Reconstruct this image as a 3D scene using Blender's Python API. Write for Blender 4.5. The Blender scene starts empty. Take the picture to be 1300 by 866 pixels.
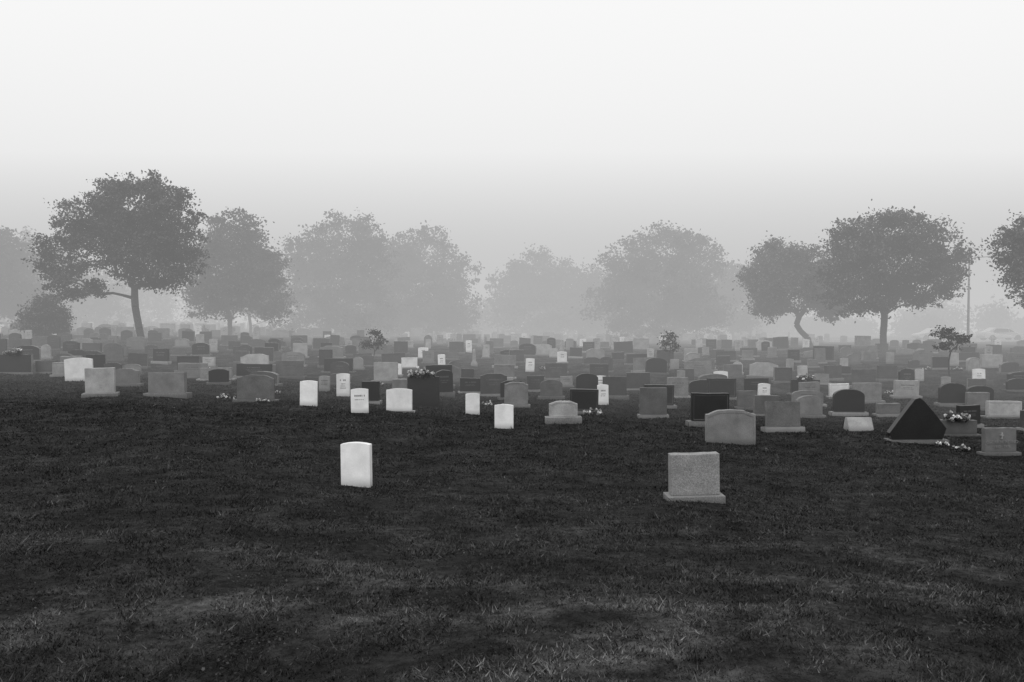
import bpy, bmesh, math, random
import numpy as np
from mathutils import Vector, Matrix
random.seed(7); rng=np.random.default_rng(7)
S=bpy.context.scene
COL=S.collection
F=1011.0; HOR=405.0; CZ=1.65

# ------------------------------------------------------------ terrain
TD=np.array([-400,-60,-5,0,5,9,13.8,18,23,30,36,42,50,60,75,100,150,300,900],float)
TP=np.array([1.0,1.0,1.45,1.65,2.12,2.5,2.9,3.08,3.16,3.26,3.2,3.05,2.75,2.5,2.4,2.4,2.8,5,20],float)
def sm(t):
    t=np.clip(t,0,1); return t*t*(3-2*t)
def gh(x,y):
    x=np.asarray(x,float); y=np.asarray(y,float)
    P=(np.interp(y-2,TD,TP)+np.interp(y-1,TD,TP)+np.interp(y,TD,TP)+np.interp(y+1,TD,TP)+np.interp(y+2,TD,TP))/5
    left=0.035*60*np.tanh(np.maximum(-x,0)/60)*sm(y/14)
    right=-0.035*30*np.tanh(np.maximum(x,0)/30)*(1-sm((y-25)/25))*sm(y/14)
    und=0.04*np.sin(x*0.9+1.3*np.sin(y*0.5))+0.03*np.sin(y*1.3+x*0.35)+0.014*np.sin(x*2.3+y*1.9)+.01*np.sin(x*4.1-y*3.3+np.sin(x*2))
    return CZ-P+left+right+und
def g(x,y): return float(gh(x,y))
PITCH=math.atan((433-HOR)/F)
def hit(px,py):
    a=(px-650)/F; b=(433-py)/F
    d=Vector((a, math.cos(PITCH)+b*math.sin(PITCH), b*math.cos(PITCH)-math.sin(PITCH)))
    t=2.0
    while t<400:
        if CZ+d.z*t < g(d.x*t,d.y*t): break
        t+=0.1
    lo,hi=t-0.1,t
    for _ in range(10):
        m=(lo+hi)/2
        if CZ+d.z*m < g(d.x*m,d.y*m): hi=m
        else: lo=m
    return d.x*hi,d.y*hi
TAB=np.random.default_rng(99).uniform(0,1,(256,256))
def vn(x,y):
    ix=np.floor(x).astype(int); iy=np.floor(y).astype(int); fx=x-ix; fy=y-iy
    fx=fx*fx*(3-2*fx); fy=fy*fy*(3-2*fy)
    a=TAB[ix%256,iy%256];b=TAB[(ix+1)%256,iy%256];c=TAB[ix%256,(iy+1)%256];d=TAB[(ix+1)%256,(iy+1)%256]
    return (a*(1-fx)+b*fx)*(1-fy)+(c*(1-fx)+d*fx)*fy
def fbm(x,y,oc,gain=.6):
    s=0;a=1;t=0
    for i in range(oc):
        c,sn=math.cos(i*.9+.3),math.sin(i*.9+.3)
        s=s+a*vn((x*c-y*sn)*2**i+17.3*i+50,(x*sn+y*c)*2**i+9.1*i+80); t+=a; a*=gain
    return s/t
def turf_patches(X,Y):
    big=np.clip((fbm(X*.55+3,Y*.8+11,5,.72)-.34)/.32,0,1)
    mid=np.clip((fbm(X*1.9+31,Y*2.2+7,4,.7)-.34)/.32,0,1)
    near=np.clip((10.5-Y)/6.5,0,1)
    green=.010+.018*(.45*big+.9*mid)
    dry=near*sm(big*1.05)*sm(mid*1.1)
    return green,dry,mid

# ------------------------------------------------------------ materials
def newmat(name):
    m=bpy.data.materials.new(name); m.use_nodes=True
    nt=m.node_tree; nt.nodes.clear()
    o=nt.nodes.new('ShaderNodeOutputMaterial'); p=nt.nodes.new('ShaderNodeBsdfPrincipled')
    nt.links.new(p.outputs[0],o.inputs[0]); return m,nt,p
def N(nt,t,**k):
    n=nt.nodes.new(t)
    for a,b in k.items(): setattr(n,a,b)
    return n
def mth(nt,op,a,b=None,c=None,clamp=False):
    n=nt.nodes.new('ShaderNodeMath'); n.operation=op; n.use_clamp=clamp
    for i,v in enumerate((a,b,c)):
        if v is None: continue
        if isinstance(v,(int,float)): n.inputs[i].default_value=v
        else: nt.links.new(v,n.inputs[i])
    return n.outputs[0]
def noise(nt,vec,scale,detail=4,rough=.55):
    n=nt.nodes.new('ShaderNodeTexNoise'); n.inputs['Scale'].default_value=scale
    n.inputs['Detail'].default_value=detail; n.inputs['Roughness'].default_value=rough
    nt.links.new(vec,n.inputs['Vector']); return n.outputs['Fac']
def maprange(nt,v,a,b,c,d):
    n=nt.nodes.new('ShaderNodeMapRange'); nt.links.new(v,n.inputs[0])
    for i,k in enumerate((a,b,c,d)): n.inputs[i+1].default_value=k
    return n.outputs[0]

def stone_mat(name,base,rough,var=.25,speck=.25,stain=.35,bump=.35):
    m,nt,p=newmat(name)
    tc=N(nt,'ShaderNodeTexCoord'); oi=N(nt,'ShaderNodeObjectInfo')
    add=N(nt,'ShaderNodeVectorMath',operation='ADD')
    nt.links.new(tc.outputs['Object'],add.inputs[0])
    sc=mth(nt,'MULTIPLY',oi.outputs['Random'],50.0)
    nt.links.new(sc,add.inputs[1])
    v=add.outputs[0]
    a=maprange(nt,noise(nt,v,60,1,.7),.3,.7,1-speck,1+speck)
    nb=noise(nt,v,2.6,4,.62)
    b=maprange(nt,nb,.35,.7,1+stain*.3,1-stain)
    c=maprange(nt,oi.outputs['Random'],0,1,1-var,1+var)
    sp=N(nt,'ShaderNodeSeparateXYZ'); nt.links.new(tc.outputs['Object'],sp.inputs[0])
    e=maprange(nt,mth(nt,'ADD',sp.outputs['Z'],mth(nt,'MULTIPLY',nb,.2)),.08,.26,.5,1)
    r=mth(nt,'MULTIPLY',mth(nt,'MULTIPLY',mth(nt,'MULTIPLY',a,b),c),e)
    r=mth(nt,'MULTIPLY',r,base)
    nt.links.new(r,p.inputs['Base Color']); p.inputs['Roughness'].default_value=rough
    p.inputs['Specular IOR Level'].default_value=.4
    if rough>.65:
        bp=N(nt,'ShaderNodeBump'); bp.inputs['Strength'].default_value=bump; bp.inputs['Distance'].default_value=.01
        nt.links.new(noise(nt,v,24,3,.7),bp.inputs['Height'])
        nt.links.new(bp.outputs[0],p.inputs['Normal'])
    return m
M={}
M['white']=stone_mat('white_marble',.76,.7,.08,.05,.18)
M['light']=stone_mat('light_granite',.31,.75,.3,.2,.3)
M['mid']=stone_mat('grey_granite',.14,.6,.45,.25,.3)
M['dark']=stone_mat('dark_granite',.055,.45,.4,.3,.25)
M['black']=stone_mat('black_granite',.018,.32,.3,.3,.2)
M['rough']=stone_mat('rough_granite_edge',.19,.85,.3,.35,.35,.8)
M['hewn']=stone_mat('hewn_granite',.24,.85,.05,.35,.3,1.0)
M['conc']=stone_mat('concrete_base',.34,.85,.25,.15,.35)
M['engL']=stone_mat('engraving_light',.11,.6,.2,.1,.1)
M['engD']=stone_mat('engraving_dark',.08,.6,.2,.1,.1)
def ground_mat():
    m,nt,p=newmat('turf')
    geo=N(nt,'ShaderNodeNewGeometry'); pos=geo.outputs['Position']
    at=N(nt,'ShaderNodeAttribute'); at.attribute_name='turf'
    sml=maprange(nt,noise(nt,pos,9,4,.72),.34,.66,.25,1.6)
    md=maprange(nt,noise(nt,pos,1.1,4,.65),.36,.64,.7,1.25)
    v=mth(nt,'MULTIPLY',mth(nt,'MULTIPLY',at.outputs['Fac'],sml),md)
    nt.links.new(v,p.inputs['Base Color']); p.inputs['Roughness'].default_value=.95
    p.inputs['Specular IOR Level'].default_value=.1
    bp=N(nt,'ShaderNodeBump'); bp.inputs['Strength'].default_value=1; bp.inputs['Distance'].default_value=.08
    nt.links.new(noise(nt,pos,12,3,.75),bp.inputs['Height'])
    nt.links.new(bp.outputs[0],p.inputs['Normal'])
    return m
def attr_mat(name,base,spec=.12):
    m,nt,p=newmat(name)
    at=N(nt,'ShaderNodeAttribute'); at.attribute_name='shade'
    nt.links.new(mth(nt,'MULTIPLY',at.outputs['Fac'],base),p.inputs['Base Color'])
    p.inputs['Roughness'].default_value=.7; p.inputs['Specular IOR Level'].default_value=spec
    return m
def plain(name,base,rough=.7,metal=0,var=.2,scale=12):
    m,nt,p=newmat(name)
    tc=N(nt,'ShaderNodeTexCoord')
    r=mth(nt,'MULTIPLY',maprange(nt,noise(nt,tc.outputs['Object'],scale,3,.6),.3,.7,1-var,1+var),base)
    nt.links.new(r,p.inputs['Base Color']); p.inputs['Roughness'].default_value=rough; p.inputs['Metallic'].default_value=metal
    return m
M['turf']=ground_mat(); M['blade']=attr_mat('grass_blades',1.0); M['leaf']=attr_mat('foliage',.05)
M['bark']=plain('bark',.045,.9,0,.4,9); M['steel']=plain('galvanised_steel',.25,.5)
M['asphalt']=plain('asphalt',.06,.9,0,.2,3); M['kerb']=plain('kerb_concrete',.4,.85)
M['petal']=attr_mat('petals',.8); M['glass']=plain('car_glass',.03,.15); M['tyre']=plain('tyre',.02,.8)
M['paintL']=plain('car_paint_silver',.5,.35,0,.02); M['paintD']=plain('car_paint_dark',.08,.3,0,.02)

# ------------------------------------------------------------ mesh helpers
def link(o,parent=None):
    COL.objects.link(o)
    if parent: o.parent=parent
    return o
def soup(name,V,k,mat,shade=None):
    V=np.asarray(V,np.float32).reshape(-1,3); n=len(V); nf=n//k
    me=bpy.data.meshes.new(name)
    me.vertices.add(n); me.vertices.foreach_set('co',V.ravel())
    me.loops.add(n); me.loops.foreach_set('vertex_index',np.arange(n,dtype=np.int32))
    me.polygons.add(nf); me.polygons.foreach_set('loop_start',np.arange(0,n,k,dtype=np.int32))
    me.update(calc_edges=True)
    if shade is not None:
        a=me.attributes.new('shade','FLOAT','POINT'); a.data.foreach_set('value',np.repeat(shade,k).astype(np.float32))
    me.materials.append(mat)
    return me
def leaves(centres,size):
    n=len(centres)
    a=rng.normal(size=(n,3)); a/=np.linalg.norm(a,axis=1)[:,None]
    b=rng.normal(size=(n,3)); b-=a*(a*b).sum(1)[:,None]; b/=np.linalg.norm(b,axis=1)[:,None]
    s=(size*rng.uniform(.6,1.4,n))[:,None]
    V=np.stack([centres-a*s*.6,centres+b*s*.36,centres+a*s*.6,centres-b*s*.36],1)
    return V.reshape(-1,3)

# ------------------------------------------------------------ ground
def grid(xs,ys,off,name,mat,turf=False):
    X,Y=np.meshgrid(xs,ys); Z=gh(X,Y)+off
    V=np.stack([X,Y,Z],-1).reshape(-1,3); nx=len(xs); ny=len(ys)
    fs=[(j*nx+i,j*nx+i+1,(j+1)*nx+i+1,(j+1)*nx+i) for j in range(ny-1) for i in range(nx-1)]
    me=bpy.data.meshes.new(name); me.from_pydata(V.tolist(),[],fs); me.materials.append(mat)
    me.polygons.foreach_set('use_smooth',[True]*len(fs)); me.update()
    if turf:
        gr,dry,mid=turf_patches(X,Y)
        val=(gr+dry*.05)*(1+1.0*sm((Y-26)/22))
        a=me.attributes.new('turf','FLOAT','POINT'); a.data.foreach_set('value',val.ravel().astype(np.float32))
    return link(bpy.data.objects.new(name,me))
xs=np.concatenate([np.linspace(-700,-70,30)[:-1],np.arange(-70,-22,.8),np.arange(-22,22,.2),np.arange(22,70,.8),np.linspace(70,700,30)])
ys=np.concatenate([np.linspace(-200,-20,10)[:-1],np.arange(-20,2,.8),np.arange(2,30,.18),np.arange(30,62,.5),np.arange(62,150,2.5),np.linspace(150,800,40)])
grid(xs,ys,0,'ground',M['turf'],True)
grid(np.arange(33,200,1.5),np.array([84.,86,88,90]),.02,'road',M['asphalt'])
for yy in (83.7,90.0):
    xx=np.arange(33,200,1.5); vs=[];fs=[]
    for x in xx:
        z=g(x,yy)
        vs+=[(x,yy,z-.1),(x,yy,z+.14),(x,yy+.3,z+.14),(x,yy+.3,z-.1)]
    for i in range(len(xx)-1):
        for k in range(3):
            a=i*4+k; fs.append((a,a+1,a+5,a+4))
    me=bpy.data.meshes.new('kerb'); me.from_pydata(vs,[],fs); me.materials.append(M['kerb'])
    link(bpy.data.objects.new('kerb',me))

# grass
NB=560000
u=rng.uniform(0,1,NB); d0,d1=math.sqrt(3.2),math.sqrt(36.0)
Y=(d0+u*(d1-d0))**2
X=rng.uniform(-1,1,NB)*(Y*.72+1.2)
X+=rng.normal(0,.02,NB)
cl=fbm(X*3.2,Y*3.2,3)*2-1; fine=np.clip((fbm(X*9,Y*9,2)-.2)/.6,0,1)
gr,dry,mid=turf_patches(X,Y)
Z=gh(X,Y)-.006
h=rng.uniform(.010,.032,NB)*(1+1.2*cl)*(.75+.5*mid)*(1+Y*.016)
h=np.clip(h,.006,None)*np.where(rng.uniform(size=NB)<.02,1.7,1)
w=(.0022+.00062*Y)*rng.uniform(.7,1.4,NB)
th=rng.uniform(0,2*math.pi,NB); ln=rng.normal(0,.8,(NB,2))
dx,dy=np.cos(th)*w,np.sin(th)*w
V=np.stack([np.stack([X-dx,Y-dy,Z],-1),np.stack([X+dx,Y+dy,Z],-1),np.stack([X+ln[:,0]*h,Y+ln[:,1]*h,Z+h],-1)],1)
straw=(rng.uniform(size=NB)<.04+.35*dry)
shd=(gr*1.05+.012*dry)*(.35+1.0*fine)*rng.lognormal(0,.5,NB)+straw*(.02+.14*dry)*rng.uniform(.4,1.3,NB)
shd=np.clip(shd,.003,.35)
link(bpy.data.objects.new('grass',soup('grass',V.reshape(-1,3),3,M['blade'],shd)))
cen=np.stack([rng.uniform(-1,1,150),rng.uniform(0,1,150)],1)
Yc=4.2+ (cen[:,1]**1.1)*22; Xc=cen[:,0]*(Yc*.7)
P=[];SH=[]
for a,b in zip(Xc,Yc):
    n=int(rng.uniform(40,160)); r=rng.uniform(.1,.4)
    p=rng.normal(size=(n,2))*r; x=a+p[:,0]; y=b+p[:,1]*.8
    P.append(np.stack([x,y,gh(x,y)+rng.uniform(.002,.022,n)],-1)); SH.append(rng.uniform(.3,1.0)*rng.lognormal(-.2,.35,n))
P=np.concatenate(P);SH=np.concatenate(SH)
n=len(P); th=rng.uniform(0,6.28,n); sz=rng.uniform(.005,.012,n)*(1+P[:,1]*.04)
A=np.stack([np.cos(th),np.sin(th),rng.normal(0,.35,n)],-1)*sz[:,None]; B=np.stack([-np.sin(th),np.cos(th),rng.normal(0,.35,n)],-1)*sz[:,None]*.7
V=np.stack([P-A,P+B,P+A,P-B],1).reshape(-1,3)
link(bpy.data.objects.new('weeds',soup('weeds',V,4,M['leaf'],SH)))

# ------------------------------------------------------------ headstones
def outline(kind,w,h,r):
    hw=w/2
    if kind in('flat','slab'):
        n=7; top=[]
        for i in range(n+1):
            t=i/n; x=hw-w*t
            z=h-(.0 if kind=='flat' else .06*w*(2*t-1)**2)
            top.append((x,z))
        return [(-hw,0),(hw,0)]+top
    if kind=='arch':
        n=12; rise=min(.22*w,.3*h)
        return [(-hw,0),(hw,0)]+[(hw*math.cos(math.pi*i/n),h-rise+rise*math.sin(math.pi*i/n)) for i in range(n+1)]
    if kind=='round':
        n=12; rr=min(hw,.5*h)
        return [(-hw,0),(hw,0)]+[(hw*math.cos(math.pi*i/n),h-rr+rr*math.sin(math.pi*i/n)) for i in range(n+1)]
    if kind=='serp':
        n=18; top=[]
        for i in range(n+1):
            t=i/n; x=hw-w*t; q=abs(2*t-1)
            k=min(1,max(0,(q-.45)/.5)); k=k*k*(3-2*k)
            top.append((x,h-.07*w*k-.02*w*q*q))
        return [(-hw,0),(hw,0)]+top
    if kind=='gable':
        return [(-hw,0),(hw,0),(hw,h*.78),(0,h),(-hw,h*.78)]
    if kind=='penta':
        return [(-hw*.9,0),(hw*.86,0),(hw,h*.27),(hw*.62,h*.6),(hw*.2,h*.93),(hw*.06,h),(-hw*.1,h*.97),(-hw*.3,h*.8),(-hw*.72,h*.42),(-hw,h*.16)]
    if kind=='cross':
        a=.13*w*1.6
        return [(-a,0),(a,0),(a,h*.55),(hw,h*.55),(hw,h*.78),(a,h*.78),(a,h),(-a,h),(-a,h*.78),(-hw,h*.78),(-hw,h*.55),(-a,h*.55)]
def slabmesh(bm,pts,y0,y1,z0,mi,mi_edge=None,bev=0,inset=False):
    vs=[bm.verts.new((x,y0,z0+z)) for x,z in pts]
    f=bm.faces.new(vs)
    r=bmesh.ops.extrude_face_region(bm,geom=[f])
    nv=[e for e in r['geom'] if isinstance(e,bmesh.types.BMVert)]
    for v in nv: v.co.y=y1
    fs=set()
    for v in vs+nv:
        for ff in v.link_faces: fs.add(ff)
    fs=list(fs)
    for ff in fs: ff.material_index=mi
    bmesh.ops.recalc_face_normals(bm,faces=fs)
    if mi_edge is not None:
        for ff in fs:
            ff.normal_update()
            if abs(ff.normal.y)<.5: ff.material_index=mi_edge
    if bev>0:
        es=set(e for ff in fs for e in ff.edges if e.calc_face_angle(0)>.5)
        bmesh.ops.bevel(bm,geom=list(es),offset=bev,segments=2,affect='EDGES',profile=.6)
    if inset:
        for ff in bm.faces: ff.normal_update()
        fr=[ff for ff in bm.faces if ff.normal.y<-.95 and ff.calc_area()>.08]
        if fr:
            ff=max(fr,key=lambda q:q.calc_area())
            w=max(v.co.x for v in ff.verts)-min(v.co.x for v in ff.verts)
            bmesh.ops.inset_individual(bm,faces=[ff],thickness=.05*w,depth=0)
            if inset=='rim':
                r=bmesh.ops.inset_individual(bm,faces=[ff],thickness=.012,depth=-.006)
                for q in r['faces']: q.material_index=3
            else:
                bmesh.ops.inset_individual(bm,faces=[ff],thickness=.008,depth=-.012)
def box(bm,x0,x1,y0,y1,z0,z1,mi):
    vs=[bm.verts.new(c) for c in((x0,y0,z0),(x1,y0,z0),(x1,y1,z0),(x0,y1,z0),(x0,y0,z1),(x1,y0,z1),(x1,y1,z1),(x0,y1,z1))]
    for q in((3,2,1,0),(4,5,6,7),(0,1,5,4),(1,2,6,5),(2,3,7,6),(3,0,4,7)):
        f=bm.faces.new([vs[i] for i in q]); f.material_index=mi
    return vs
def stone(kind,w,h,shade,base=True,seed=0,text=None,inset=None,t=None,basew=1.22,baseh=None,bev=.008,edge=None):
    R=random.Random(seed)
    bm=bmesh.new()
    if text is None: text=R.random()<.5
    t=t or (.10 if kind=='slab' else R.uniform(.16,.24))
    bh=0
    re=R.random()
    roughedge=(shade=='mid' and re<.6) or (shade=='dark' and re<.4) or (shade=='black' and re<.15 and edge is None)
    mats=[M[shade], M['rough'] if roughedge else M[shade], M['conc'] if R.random()<.4 or shade=='white' else M['rough'], M['engL'] if shade in('dark','black') else M['engD']]
    if kind=='slant':
        pts=[(-t*1.1,0),(t*1.1,0),(t*.55,h),(-t*.1,h)]
        vs0=[bm.verts.new((-w/2,y,z)) for y,z in pts]; vs1=[bm.verts.new((w/2,y,z)) for y,z in pts]
        bm.faces.new(vs0[::-1]); bm.faces.new(vs1)
        for i in range(4):
            j=(i+1)%4; bm.faces.new((vs0[i],vs0[j],vs1[j],vs1[i]))
        bmesh.ops.recalc_face_normals(bm,faces=bm.faces[:])
        bmesh.ops.bevel(bm,geom=bm.edges[:],offset=.01,segments=2,affect='EDGES')
        box(bm,-w*.56,w*.56,-t*1.3,t*1.3,-.15,.003,2)
    elif kind=='obelisk':
        for a,z0,z1,b in((.5,-.1,.14*h,.5),(.4,.14*h,.24*h,.4),(.27,.24*h,.9*h,.19),(.19,.9*h,h,.01)):
            vs=box(bm,-a*w,a*w,-a*w,a*w,z0,z1,0)
            for v in vs[4:]: v.co.x*=b/a; v.co.y*=b/a
    else:
        if base:
            bh=baseh if baseh else min(.16,.17*h)*R.uniform(.5,1)
            slabmesh(bm,[(-w*basew/2,-.15),(w*basew/2,-.15),(w*basew/2,bh),(-w*basew/2,bh)],-t*.95,t*.95,0,2,bev=bev*1.3)
        pts=outline(kind,w,h-bh,0)
        if not base: pts=[(x,z if z>0 else -.15) for x,z in pts]
        if kind in('flat','serp','arch'):
            pts=pts[:2]+[(x,z+R.uniform(-.007,.007)) for x,z in pts[2:]]
        bm2=bmesh.new()
        slabmesh(bm2,pts,-t/2,t/2,bh+(.002 if base else 0),0,1,bev=bev,
                 inset=(inset if inset is not None else (kind!='slab' and not text and R.random()<.3 and R.choice([True,True,'rim']))))
        tmp=bpy.data.meshes.new('t'); bm2.to_mesh(tmp); bm2.free(); bm.from_mesh(tmp); bpy.data.meshes.remove(tmp)
        if text and kind not in('cross',):
            H=h-bh; z=bh+H*.74; yf=-t/2
            rows=R.choice([2,3,4])
            for r in range(rows):
                hh=H*(.075 if r==0 else .038)
                L=w*R.uniform(.3,.55)*(1 if r else 1.1)
                x=-L/2
                while x<L/2:
                    cw=hh*R.uniform(.45,.8)
                    if R.random()>.13: box(bm,x,x+cw*.6,yf-.002,yf+.015,z-hh,z-hh*R.uniform(0,.1),3)
                    x+=cw
                z-=hh*2.4
    me=bpy.data.meshes.new('headstone'); bm.to_mesh(me); bm.free()
    for m in mats: me.materials.append(m)
    return me
def put(me,x,y,yaw=0,tilt=0,roll=0,name='headstone'):
    o=bpy.data.objects.new(name,me)
    o.location=(x,y,g(x,y)); o.rotation_euler=(tilt,roll,yaw)
    return link(o)

def bouquet(x,y,z,r,n=60,seed=1):
    R=np.random.default_rng(seed)
    c=R.normal(size=(n*3,3)); c/=np.linalg.norm(c,axis=1)[:,None]
    c*=r*R.uniform(.3,1,(n*3,1)); c[:,2]=np.abs(c[:,2])*.7; c[:,0]*=1.35
    me=soup('flower_bouquet',leaves(c,r*.42),4,M['leaf'],R.uniform(.5,2,n*3))
    o=bpy.data.objects.new('flower_bouquet',me); o.location=(x,y,z); link(o)
    fl=[];sh=[]
    for i in range(20):
        a=R.uniform(0,2*math.pi); q=R.uniform(.3,1.05)
        p=np.array([math.cos(a)*r*1.35*q, -abs(math.sin(a))*r*.9*q-.02, r*(.3+.75*R.uniform(.1,1))*(1.15-.5*q)])
        s=R.choice([.95,.6,.25])
        for j in range(9):
            d=R.normal(size=3); d/=np.linalg.norm(d); fl.append(p+d*r*.1); sh.append(s*R.uniform(.8,1.1))
    fl=np.array(fl)
    me=soup('blossoms',leaves(fl,r*.25),4,M['petal'],np.array(sh))
    link(bpy.data.objects.new('blossoms',me),o)
    return o

EX=[
(453,617,39,56,'slab','white',0,-10,dict(text=False,t=.12)),
(881,635,62,60,'flat','hewn',1,2,dict(text=False,inset=False,basew=1.17,baseh=.10)),
(640,544,24,31,'slab','white',0,-4,dict(text=False)),
(600,526,18,27,'slab','white',0,3,dict(text=False)),
(507,523,33,30,'slab','white',1,-3,dict(baseh=.05,text=False)),
(457,524,22,31,'slab','white',0,4,dict(text=True)),
(392,515,22,32,'slab','white',0,0,dict(text=False)),
(436,503,17,29,'slab','white',0,-4,{}),
(412,497,14,20,'slab','light',0,-4,{}),
(715,537,36,28,'serp','light',1,3,dict(inset=True,baseh=.2,basew=1.28,text=False)),
(101,484,34,30,'slab','white',0,6,dict(text=False)),
(128,503,34,36,'flat','light',1,16,dict(text=False)),
(213,503,48,30,'flat','mid',1,-5,dict(text=False)),
(325,510,46,34,'serp','mid',1,4,dict(inset=False,text=False)),
(20,475,42,25,'flat','black',1,0,dict(text=False)),
(79,478,22,18,'flat','light',1,0,{}),
(60,474,26,16,'flat','mid',1,0,{}),
(538,515,40,37,'flat','black',0,0,dict(text=False,edge=1)),
(471,512,22,28,'flat','black',1,0,dict(text=False)),
(901,541,47,42,'flat','black',1,0,dict(inset='rim',text=False,basew=1.25,baseh=.17,edge=1)),
(927,563,62,43,'serp','mid',0,-3,dict(inset=True,text=False)),
(994,548,44,38,'flat','mid',1,6,dict(inset=False,text=False)),
(1077,528,38,34,'arch','black',1,-3,dict(text=False,edge=1,inset=False)),
(1090,546,34,16,'slant','light',1,8,{}),
(1127,528,28,16,'flat','mid',1,0,dict(inset='rim',text=False)),
(1163,562,70,58,'penta','black',1,-4,dict(basew=1.05,baseh=.10,text=False,inset=False,edge=1)),
(1215,553,46,20,'flat','mid',1,0,dict(inset=False)),
(1268,577,42,34,'flat','mid',1,6,dict(text=False,inset=False,baseh=.07)),
(1274,530,42,21,'flat','light',1,0,dict(text=False)),
(1208,516,32,30,'arch','black',1,0,dict(inset=False,edge=1)),
(1100,512,36,26,'flat','mid',1,0,{}),
(829,530,34,38,'flat','mid',1,0,dict(basew=1.15,text=False)),
(893,502,36,20,'arch','black',1,0,dict(text=False,edge=1)),
(741,526,36,32,'flat','black',1,0,dict(inset='rim',text=False,edge=1)),
(706,483,28,22,'flat','dark',1,0,{}),
(780,506,30,28,'flat','dark',1,0,{}),
(655,517,30,32,'serp','mid',1,0,{}),
(627,503,34,29,'serp','dark',1,0,{}),
(597,500,26,20,'flat','black',1,0,{}),
(700,507,28,25,'arch','mid',1,0,{}),
(565,484,40,20,'serp','mid',1,0,{}),
(1022,502,36,20,'flat','black',1,0,{}),
(1027,530,32,28,'arch','mid',1,0,{}),
(972,528,30,26,'flat','mid',1,0,{}),
(948,520,24,24,'flat','mid',1,0,{}),
(1258,467,26,17,'flat','light',1,0,{}),
(1150,505,30,22,'flat','light',1,0,{}),
(490,486,30,26,'flat','light',1,0,dict(text=False)),
(323,480,44,18,'flat','black',1,0,{}),
(275,483,40,16,'flat','mid',1,0,{}),
(240,472,28,20,'flat','dark',1,0,{}),
(430,473,36,18,'flat','black',1,0,{}),
(160,490,34,22,'serp','mid',1,0,{}),
(300,478,22,18,'arch','mid',1,0,{}),
(368,480,34,22,'flat','mid',1,0,{}),
(1240,520,28,22,'flat','mid',1,0,{}),
(860,505,26,26,'flat','mid',1,0,{}),
(810,495,30,22,'flat','dark',1,0,{}),
(640,481,26,18,'flat','mid',1,0,{}),
(760,480,24,18,'flat','dark',1,0,{}),
(960,500,30,20,'flat','black',1,0,{}),
(745,500,28,26,'arch','black',1,0,{}),
(680,497,22,20,'flat','dark',1,0,{}),
(1065,505,24,18,'flat','white',1,0,dict(text=False)),
(520,468,20,14,'flat','white',1,0,dict(text=False)),
(915,487,18,16,'slab','white',1,0,dict(text=False)),
]
info={}
for i,(px,py,w,h,kind,sh,b,yaw,ex) in enumerate(EX):
    x,y=hit(px,py); s=y/F
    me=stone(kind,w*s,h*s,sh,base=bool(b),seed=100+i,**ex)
    tl=random.uniform(-.03,.03)
    if px==994: tl=-.1
    o=put(me,x,y,math.radians(yaw),tl,random.uniform(-.02,.02)); info[(px,py)]=(o,x,y,w*s,h*s)
o,x,y,w,h=info[(1268,577)]
for txt,sz,zz in(("OSCAR H. REYNO",.13,.44),("1912 - 1976",.11,.28)):
    cu=bpy.data.curves.new('inscription','FONT'); cu.body=txt; cu.size=sz*w*1.0; cu.align_x='CENTER'; cu.extrude=.002
    t=bpy.data.objects.new('inscription',cu); cu.materials.append(M['conc'])
    t.rotation_euler=(math.pi/2,0,0); t.location=(0,-.125,zz*h); link(t,o)
bm=bmesh.new(); box(bm,-.012,.012,-.128,-.07,h*.6,h*.84,0); box(bm,-.045,-.0125,-.127,-.07,h*.72,h*.76,0); box(bm,.0125,.045,-.127,-.07,h*.72,h*.76,0)
me=bpy.data.meshes.new('engraved_cross'); bm.to_mesh(me); bm.free(); me.materials.append(M['conc']); link(bpy.data.objects.new('engraved_cross',me),o)

pool=[];farpool=[]
R=random.Random(3)
for i in range(90):
    kind=R.choices(['flat','serp','arch','round','slab','slant','gable','cross','obelisk'],[40,20,14,4,13,6,2,1.0,.6])[0]
    if kind=='slab': w,h,sh=R.uniform(.42,.6),R.uniform(.6,.9),R.choice(['white','light','light'])
    elif kind=='cross': w,h,sh=.55,R.uniform(.9,1.1),'light'
    elif kind=='obelisk': w,h,sh=.4,R.uniform(1.0,1.3),'light'
    elif kind=='slant': w,h,sh=R.uniform(.6,.9),.42,R.choice(['mid','light'])
    elif kind=='round': w,h,sh=R.uniform(.5,.7),R.uniform(.7,.9),R.choice(['light','mid'])
    else:
        w,h=R.uniform(.6,1.35),R.uniform(.45,.98); sh=R.choices(['light','mid','dark','black'],[17,36,25,22])[0]
    e=(stone(kind,w,h,sh,base=(kind!='slab' or R.random()<.4),seed=i,text=R.random()<.3),w)
    pool.append(e)
    if kind in('slab','cross','obelisk','round') or sh=='light': farpool.append(e)
fb=([0,200,330,560,700,870,1000,1300,1800],[478,497,500,512,522,530,532,562,610])
near=[]
cnt=0
y=26.0
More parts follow.
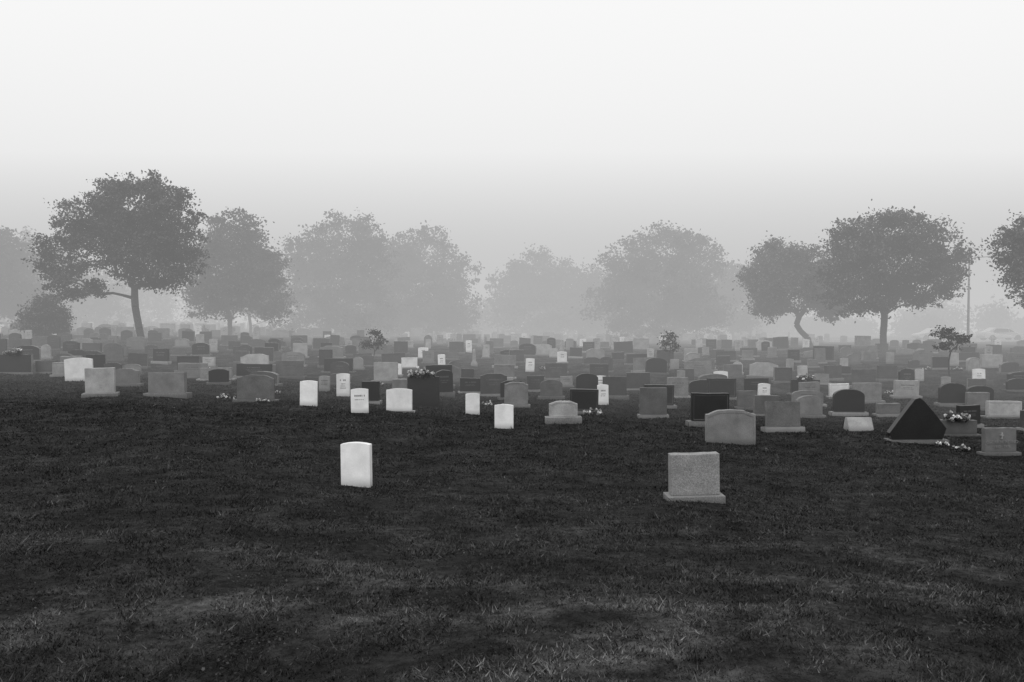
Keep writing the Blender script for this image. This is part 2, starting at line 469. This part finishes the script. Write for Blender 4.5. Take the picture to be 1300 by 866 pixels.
while y<118:
    x=-1.0*y-4+random.uniform(0,2)
    while x<1.0*y+6:
        yy=y-.16*x*(1 if y<60 else .4)+random.uniform(-.6,.6)
        xx=x
        x+=random.choice([1.5,1.8,2.1,2.8]) if random.random()>.16 else random.uniform(3,6)
        if yy<20 or yy>122: continue
        z=g(xx,yy); px=650+F*xx/yy; py=HOR+F*(CZ-z)/yy
        lim=np.interp(px,fb[0],fb[1])
        if px<-250 or px>1650 or py>lim-6: continue
        if any((xx-a)**2+((yy-b)*.8)**2<1.35**2 for a,b in near+[(v[1],v[2]) for v in info.values()]): continue
        if yy>70 and xx>33: continue
        if yy>90 and xx>-20: 
            if random.random()<.5: continue
        me,w=random.choice(farpool if (yy>62 and random.random()<.5) else pool)
        o=put(me,xx,yy,math.radians(random.gauss(2,7)),random.gauss(0,.04),random.gauss(0,.025)); cnt+=1
        q=random.uniform(.82,1.12); o.scale=(random.uniform(.88,1.12),1,q)
        near.append((xx,yy)); near=near[-120:]
    y+=random.choice([2.3,2.7,3.2]) if y<60 else 3.5
print('stones',cnt)
def fl_on(px,py,r,up=True,seed=0):
    o,x,y,w,h=info[(px,py)]
    if up: bouquet(x-.05,y,g(x,y)+h-.02,r,seed=seed)
    else: bouquet(x+w*.3,y-.45,g(x+w*.3,y-.45),r,seed=seed)
fl_on(538,515,.36,True,1); fl_on(1215,553,.30,True,2); fl_on(1022,502,.3,True,3); fl_on(20,475,.32,True,4)
fl_on(741,526,.28,False,5); fl_on(325,510,.18,False,6); fl_on(1163,562,.15,False,7)
for i,(px,py) in enumerate([(288,508),(75,476),(1218,572),(745,527),(1235,500),(1175,470),(620,515),(350,500),(905,470),(560,470),(1100,490),(975,505),(480,490),(690,470),(820,470),(150,470),(1215,470),(1130,500),(30,455),(260,470),(1050,480)]):
    x,y=hit(px,py); bouquet(x,y,g(x,y),random.uniform(.13,.24),seed=20+i)

# ------------------------------------------------------------ trees
def tubes(nodes,par,rad,seg=6):
    V=[];Fc=[]
    for i,p in enumerate(par):
        if p<0: continue
        a=np.array(nodes[p]);b=np.array(nodes[i]); d=b-a; L=np.linalg.norm(d)
        if L<1e-4: continue
        d/=L; u=np.cross(d,[.3,.9,.1]); u/=np.linalg.norm(u); v=np.cross(d,u)
        ra=min(rad[p],rad[i]*1.5); rb=rad[i]; o=len(V)
        for (c,r) in((a,ra),(b,rb)):
            for k in range(seg):
                t=2*math.pi*k/seg; V.append(tuple(c+r*(u*math.cos(t)+v*math.sin(t))))
        for k in range(seg):
            k2=(k+1)%seg; Fc.append((o+k,o+k2,o+seg+k2,o+seg+k))
    return V,Fc
def tree(name,tpx,d,fork_py,lobes,rtip=.02,ncl=220,lpc=130,ls=.2,cr=.75,seed=1,lean=0.0,shade=1.0):
    R=np.random.default_rng(seed); s=d/F
    bx=(tpx-650)*s; by=d; bz=g(bx,by)
    fx=(tpx+lean-650)*s; fz=CZ+(HOR-fork_py)*s
    L=[((a-650)*s,CZ+(HOR-b)*s,rx*s,ry*s) for a,b,rx,ry in lobes]
    vol=np.array([l[2]**2*l[3] for l in L]); vol=vol**.75; vol/=vol.sum()
    C=[]
    for i in R.choice(len(L),ncl,p=vol):
        l=L[i]; v=R.normal(size=3); v/=np.linalg.norm(v); q=R.uniform(.25,1)**.5
        v=v*q*np.array([l[2]-cr*.35,l[2]*.85,l[3]-cr*.2])
        C.append((l[0]+v[0],by+v[1],l[1]+v[2]))
    for i in R.choice(len(L),ncl//2,p=vol):
        l=L[i]; v=R.normal(size=3); v/=np.linalg.norm(v)
        C.append((l[0]+v[0]*(l[2]+cr*.08),by+v[1]*l[2]*.85,l[1]+v[2]*(l[3]+cr*.08)))
    CR=[cr*R.uniform(.6,1.2) for _ in range(ncl)]+[cr*R.uniform(.3,.65) for _ in range(ncl//2)]
    C=np.array(C)
    nodes=[];n=5
    for i in range(n):
        t=i/(n-1); nodes.append((bx+(fx-bx)*t**1.3+R.normal(0,.05)*(0<i<n-1),by+R.normal(0,.05),bz-.2+(fz-bz+.2)*t))
    par=[-1]+list(range(n-1))
    fork=np.array(nodes[-1])
    for k in np.argsort(np.linalg.norm(C-fork,axis=1)):
        c=C[k]; A=np.array(nodes[n-2:])
        dv=c-A; dist=np.linalg.norm(dv,axis=1)
        pen=np.maximum(0,-dv[:,2])*.8
        j=int(np.argmin(dist+pen+.12*np.linalg.norm(A-fork,axis=1)))+n-2
        a=np.array(nodes[j]); Ln=np.linalg.norm(c-a); prev=j
        for t in ((.33,.66) if Ln>1.6 else (.5,)):
            m=a+(c-a)*t+R.normal(0,.07,3)*Ln+np.array([0,0,.10*Ln*math.sin(math.pi*t)])
            nodes.append(tuple(m)); par.append(prev); prev=len(nodes)-1
        nodes.append(tuple(c)); par.append(prev)
    rad2=[0.0]*len(nodes)
    for i in range(len(nodes)-1,-1,-1):
        if rad2[i]==0: rad2[i]=rtip**2
        if par[i]>=0: rad2[par[i]]+=rad2[i]
    rad=[math.sqrt(r) for r in rad2]; rad[0]*=1.25
    V,Fc=tubes(nodes,par,rad)
    me=bpy.data.meshes.new(name); me.from_pydata(V,[],Fc); me.materials.append(M['bark'])
    o=link(bpy.data.objects.new(name,me))
    K=[];SH=[]
    for c,f in zip(C,CR):
        k=int(lpc*R.uniform(.5,1.25)*(f/cr)**1.6)+4
        # ragged spray: stretched along a random, mostly level direction, thinning outwards
        v=R.normal(size=(k,3))*.48
        ax=R.normal(size=3)*[1,1,.45]; ax/=np.linalg.norm(ax)
        v+=ax*(v@ax)[:,None]*.55
        K.append(c+v*np.array([1,1,.68])*f)
        SH.append(np.full(k,R.uniform(.3,1.9))*R.uniform(.7,1.3,k))
    K=np.concatenate(K);SH=np.concatenate(SH)*shade
    keep=K[:,2]>gh(K[:,0],K[:,1])+.1
    K=K[keep];SH=SH[keep]
    me=soup('foliage',leaves(K,ls),4,M['leaf'],SH)
    link(bpy.data.objects.new('foliage',me),o)
    return o
tree('maple_tree',180,54,390,[(175,250,42,32),(120,285,46,32),(85,322,36,36),(215,275,42,34),(230,318,34,32),(160,315,60,34),(98,360,34,22),(200,350,42,20),(145,252,28,24),(190,300,50,40)],rtip=.018,ncl=310,lpc=170,ls=.16,cr=.68,seed=1,lean=-8)
tree('maple_tree',292,70,412,[(300,305,38,34),(275,340,36,34),(325,345,34,38),(300,372,44,30),(262,378,28,26),(345,378,22,30)],rtip=.018,ncl=230,lpc=150,ls=.21,cr=.92,seed=2)
tree('maple_tree',318,78,414,[(325,350,32,34),(300,375,26,24),(345,385,24,26)],rtip=.02,ncl=90,lpc=130,ls=.24,cr=.95,seed=12)
tree('broadleaf_tree',430,84,420,[(440,305,48,32),(400,330,36,34),(470,340,40,36),(420,365,54,38),(455,395,54,30),(390,393,34,28),(395,300,14,12)],rtip=.022,ncl=270,lpc=130,ls=.27,cr=1.15,seed=3)
tree('broadleaf_tree',540,90,423,[(540,322,40,32),(505,340,34,32),(572,350,32,34),(530,375,60,38),(580,395,28,28),(500,402,36,26),(545,405,46,22)],rtip=.022,ncl=280,lpc=130,ls=.29,cr=1.15,seed=4)
tree('broadleaf_tree',685,102,424,[(685,345,36,28),(655,368,36,28),(715,372,38,30),(685,398,68,28)],rtip=.022,ncl=210,lpc=120,ls=.33,cr=1.3,seed=5)
tree('broadleaf_tree',835,86,420,[(845,318,46,32),(800,345,40,36),(885,340,32,36),(840,368,70,40),(845,375,40,30),(780,390,36,36),(884,396,46,30),(830,408,60,20)],rtip=.022,ncl=340,lpc=130,ls=.27,cr=1.15,seed=6)
tree('broadleaf_tree',930,94,424,[(925,358,28,24),(905,375,24,24),(940,390,30,32)],rtip=.022,ncl=110,lpc=120,ls=.3,cr=1.2,seed=7)
tree('broadleaf_tree',762,100,424,[(760,360,22,22),(762,385,30,30),(758,408,36,20)],rtip=.022,ncl=90,lpc=120,ls=.32,cr=1.2,seed=21)
tree('maple_tree',1031,68,412,[(985,330,32,24),(1020,335,34,28),(965,352,22,22),(1005,368,52,28),(1050,362,28,30),(975,385,26,22),(1055,390,20,16)],rtip=.019,ncl=235,lpc=140,ls=.195,cr=.8,seed=8,lean=-20)
tree('maple_tree',1122,61,400,[(1130,297,44,26),(1090,305,36,28),(1175,300,32,24),(1200,325,30,24),(1130,335,66,34),(1075,345,32,36),(1090,378,44,24),(1170,368,44,22),(1205,350,20,16)],rtip=.0185,ncl=310,lpc=150,ls=.18,cr=.76,seed=9)
tree('maple_tree',1345,50,400,[(1320,300,48,26),(1285,318,24,24),(1340,340,55,36),(1290,345,20,16),(1305,372,24,14),(1390,320,40,40)],rtip=.017,ncl=230,lpc=130,ls=.15,cr=.62,seed=10)
tree('broadleaf_tree',-5,76,412,[(-15,320,36,36),(15,335,30,32),(-5,365,50,34),(25,385,28,26)],rtip=.02,ncl=210,lpc=130,ls=.24,cr=1.0,seed=11)
tree('broadleaf_tree',45,94,420,[(30,325,30,30),(60,350,40,34),(110,370,50,34),(20,385,40,28),(100,400,60,22)],rtip=.02,ncl=210,lpc=120,ls=.3,cr=1.2,seed=13)
tree('cypress_bush',57,57,424,[(57,385,14,14),(48,398,20,16),(68,402,20,16),(57,412,28,12)],rtip=.012,ncl=90,lpc=140,ls=.13,cr=.48,seed=14)
tree('sapling_tree',476,46,446,[(474,425,9,7),(482,436,10,6),(468,438,8,6)],rtip=.008,ncl=18,lpc=50,ls=.10,cr=.3,seed=15)
tree('sapling_tree',850,46,446,[(850,430,8,7),(844,438,8,6),(856,440,8,6)],rtip=.007,ncl=15,lpc=45,ls=.10,cr=.28,seed=16)
tree('sapling_tree',1207,40,446,[(1200,423,14,6),(1218,428,12,6),(1206,440,16,7)],rtip=.009,ncl=24,lpc=40,ls=.11,cr=.28,seed=17)
V=[];SH=[]
R=np.random.default_rng(5)
for x in np.arange(-95,100,1.0):
    yy=112+R.normal(0,4); top=5.2+1.5*math.sin(x*.13)+1.2*math.sin(x*.31+1)+(1.5 if x<-30 else 0)-(3.2 if x>40 else 0)
    for k in range(8):
        zc=R.uniform(.3,max(1.5,top)); n=60
        V.append(np.array([x,yy,g(x,yy)+zc])+R.normal(size=(n,3))*[.9,.9,.65]); SH.append(np.full(n,R.uniform(.5,1.5)))
V=np.concatenate(V);SH=np.concatenate(SH)
link(bpy.data.objects.new('distant_tree_line',soup('distant_tree_line',leaves(V,.42),4,M['leaf'],SH)))

# ------------------------------------------------------------ street lamp
def cyl(bm,p0,p1,r0,r1,seg=10,mi=0):
    a=Vector(p0);b=Vector(p1);d=(b-a).normalized();u=d.orthogonal().normalized();v=d.cross(u)
    A=[bm.verts.new(a+r0*(u*math.cos(2*math.pi*k/seg)+v*math.sin(2*math.pi*k/seg))) for k in range(seg)]
    B=[bm.verts.new(b+r1*(u*math.cos(2*math.pi*k/seg)+v*math.sin(2*math.pi*k/seg))) for k in range(seg)]
    for k in range(seg):
        f=bm.faces.new((A[k],A[(k+1)%seg],B[(k+1)%seg],B[k])); f.material_index=mi
    bm.faces.new(A[::-1]).material_index=mi; bm.faces.new(B).material_index=mi
d=66; x=(1229-650)/F*d; z0=g(x,d); H=CZ+(HOR-316)/F*d-z0
bm=bmesh.new()
cyl(bm,(0,0,-.2),(0,0,.5),.16,.15); cyl(bm,(0,0,.5),(0,0,H),.11,.06)
cyl(bm,(0,0,H-1.0),(.5,0,H-.72),.045,.04); cyl(bm,(.5,0,H-.72),(1.7,0,H-.66),.04,.03)
vs=box(bm,1.6,2.3,-.14,.14,H-.74,H-.6,0)
for v in vs[4:]: v.co.x=1.95+(v.co.x-1.95)*.75; v.co.y*=.6
me=bpy.data.meshes.new('street_lamp'); bm.to_mesh(me); bm.free(); me.materials.append(M['steel'])
o=bpy.data.objects.new('street_lamp',me); o.location=(x,d,z0); link(o)

# ------------------------------------------------------------ parked cars
def car(x,y,yaw,paint):
    e=bpy.data.objects.new('parked_car',None); link(e); e.location=(x,y,g(x,y)+.03); e.rotation_euler=(0,0,yaw)
    prof=[(-2.15,.3),(2.1,.3),(2.2,.55),(2.1,.75),(1.2,.92),(.55,1.38),(-.9,1.42),(-1.6,1.0),(-2.15,.92),(-2.22,.6)]
    bm=bmesh.new()
    A=[bm.verts.new((a,-.85*(1 if b<1 else .8),b)) for a,b in prof]; B=[bm.verts.new((a,.85*(1 if b<1 else .8),b)) for a,b in prof]
    bm.faces.new(A); bm.faces.new(B[::-1])
    for i in range(len(prof)):
        j=(i+1)%len(prof); bm.faces.new((A[j],A[i],B[i],B[j]))
    bmesh.ops.recalc_face_normals(bm,faces=bm.faces[:]); bmesh.ops.bevel(bm,geom=bm.edges[:],offset=.05,segments=2,affect='EDGES')
    me=bpy.data.meshes.new('body'); bm.to_mesh(me); bm.free(); me.materials.append(paint); link(bpy.data.objects.new('body',me),e)
    bm=bmesh.new()
    for sgn in(-1,1):
        for q in([(.45,.98),(1.0,.98),(.5,1.3),(.45,1.3)],[(-1.3,1.0),(.38,.98),(.38,1.3),(-.85,1.34)]):
            vs=[bm.verts.new((a,sgn*(.87-(b-1)*.33),b)) for a,b in q]; bm.faces.new(vs)
    me=bpy.data.meshes.new('windows'); bm.to_mesh(me); bm.free(); me.materials.append(M['glass']); link(bpy.data.objects.new('windows',me),e)
    bm=bmesh.new()
    for a in(-1.35,1.35):
        for sgn in(-1,1): cyl(bm,(a,sgn*.68,.32),(a,sgn*.88,.32),.32,.32,16)
    me=bpy.data.meshes.new('wheels'); bm.to_mesh(me); bm.free(); me.materials.append(M['tyre']); link(bpy.data.objects.new('wheels',me),e)
car(52.5,85.6,0,M['paintL']); car(58.5,85.7,math.pi,M['paintD']); car(47,88.6,math.pi,M['paintL'])

# ------------------------------------------------------------ fog (absorbing boxes; their added glow stands in for scattered light)
def fog(name,x0,x1,y0,y1,z0,z1,sig,rad):
    bm=bmesh.new(); box(bm,x0,x1,y0,y1,z0,z1,0)
    me=bpy.data.meshes.new(name); bm.to_mesh(me); bm.free()
    m=bpy.data.materials.new(name); m.use_nodes=True; nt=m.node_tree; nt.nodes.clear()
    o=N(nt,'ShaderNodeOutputMaterial'); a=N(nt,'ShaderNodeVolumeAbsorption'); e=N(nt,'ShaderNodeEmission'); ad=N(nt,'ShaderNodeAddShader')
    a.inputs['Color'].default_value=(0,0,0,1); a.inputs['Density'].default_value=sig
    e.inputs['Color'].default_value=(1,1,1,1); e.inputs['Strength'].default_value=sig*rad
    nt.links.new(a.outputs[0],ad.inputs[0]); nt.links.new(e.outputs[0],ad.inputs[1]); nt.links.new(ad.outputs[0],o.inputs['Volume'])
    me.materials.append(m); link(bpy.data.objects.new(name,me))
fog('fog_bank',-850,850,25,850,-28,19,.0088,.63)
fog('fog_bank',-800,800,64,800,-26,15,.0165,.53)

# ------------------------------------------------------------ light
EL,AZ=50,-150
W=bpy.data.worlds.new('World'); S.world=W; W.use_nodes=True; nt=W.node_tree
bg=nt.nodes['Background']; sk=N(nt,'ShaderNodeTexSky',sky_type='NISHITA'); sk.sun_disc=False
sk.sun_elevation=math.radians(EL); sk.sun_rotation=math.radians(AZ); sk.dust_density=6; sk.air_density=1.5
bw=N(nt,'ShaderNodeRGBToBW'); nt.links.new(sk.outputs[0],bw.inputs[0])
v=mth(nt,'ADD',mth(nt,'MULTIPLY',bw.outputs[0],.2),7.2)
nt.links.new(v,bg.inputs[0]); bg.inputs[1].default_value=.13
sd=bpy.data.lights.new('sun','SUN'); sd.energy=.8; sd.angle=math.radians(40); sd.color=(1,1,1)
so=bpy.data.objects.new('sun',sd); link(so)
a=math.radians(AZ); dv=Vector((math.sin(a)*math.cos(math.radians(EL)),math.cos(a)*math.cos(math.radians(EL)),math.sin(math.radians(EL))))
so.rotation_euler=dv.to_track_quat('Z','Y').to_euler(); so.location=(-20,-30,40)

cam=bpy.data.cameras.new('camera'); cam.lens=28; cam.sensor_width=36; cam.clip_end=3000; cam.clip_start=.05
co=bpy.data.objects.new('camera',cam); co.location=(0,0,CZ); co.rotation_euler=(math.pi/2-PITCH,0,0); link(co)
S.camera=co
S.view_settings.view_transform='Standard'; S.view_settings.look='None'; S.view_settings.exposure=0
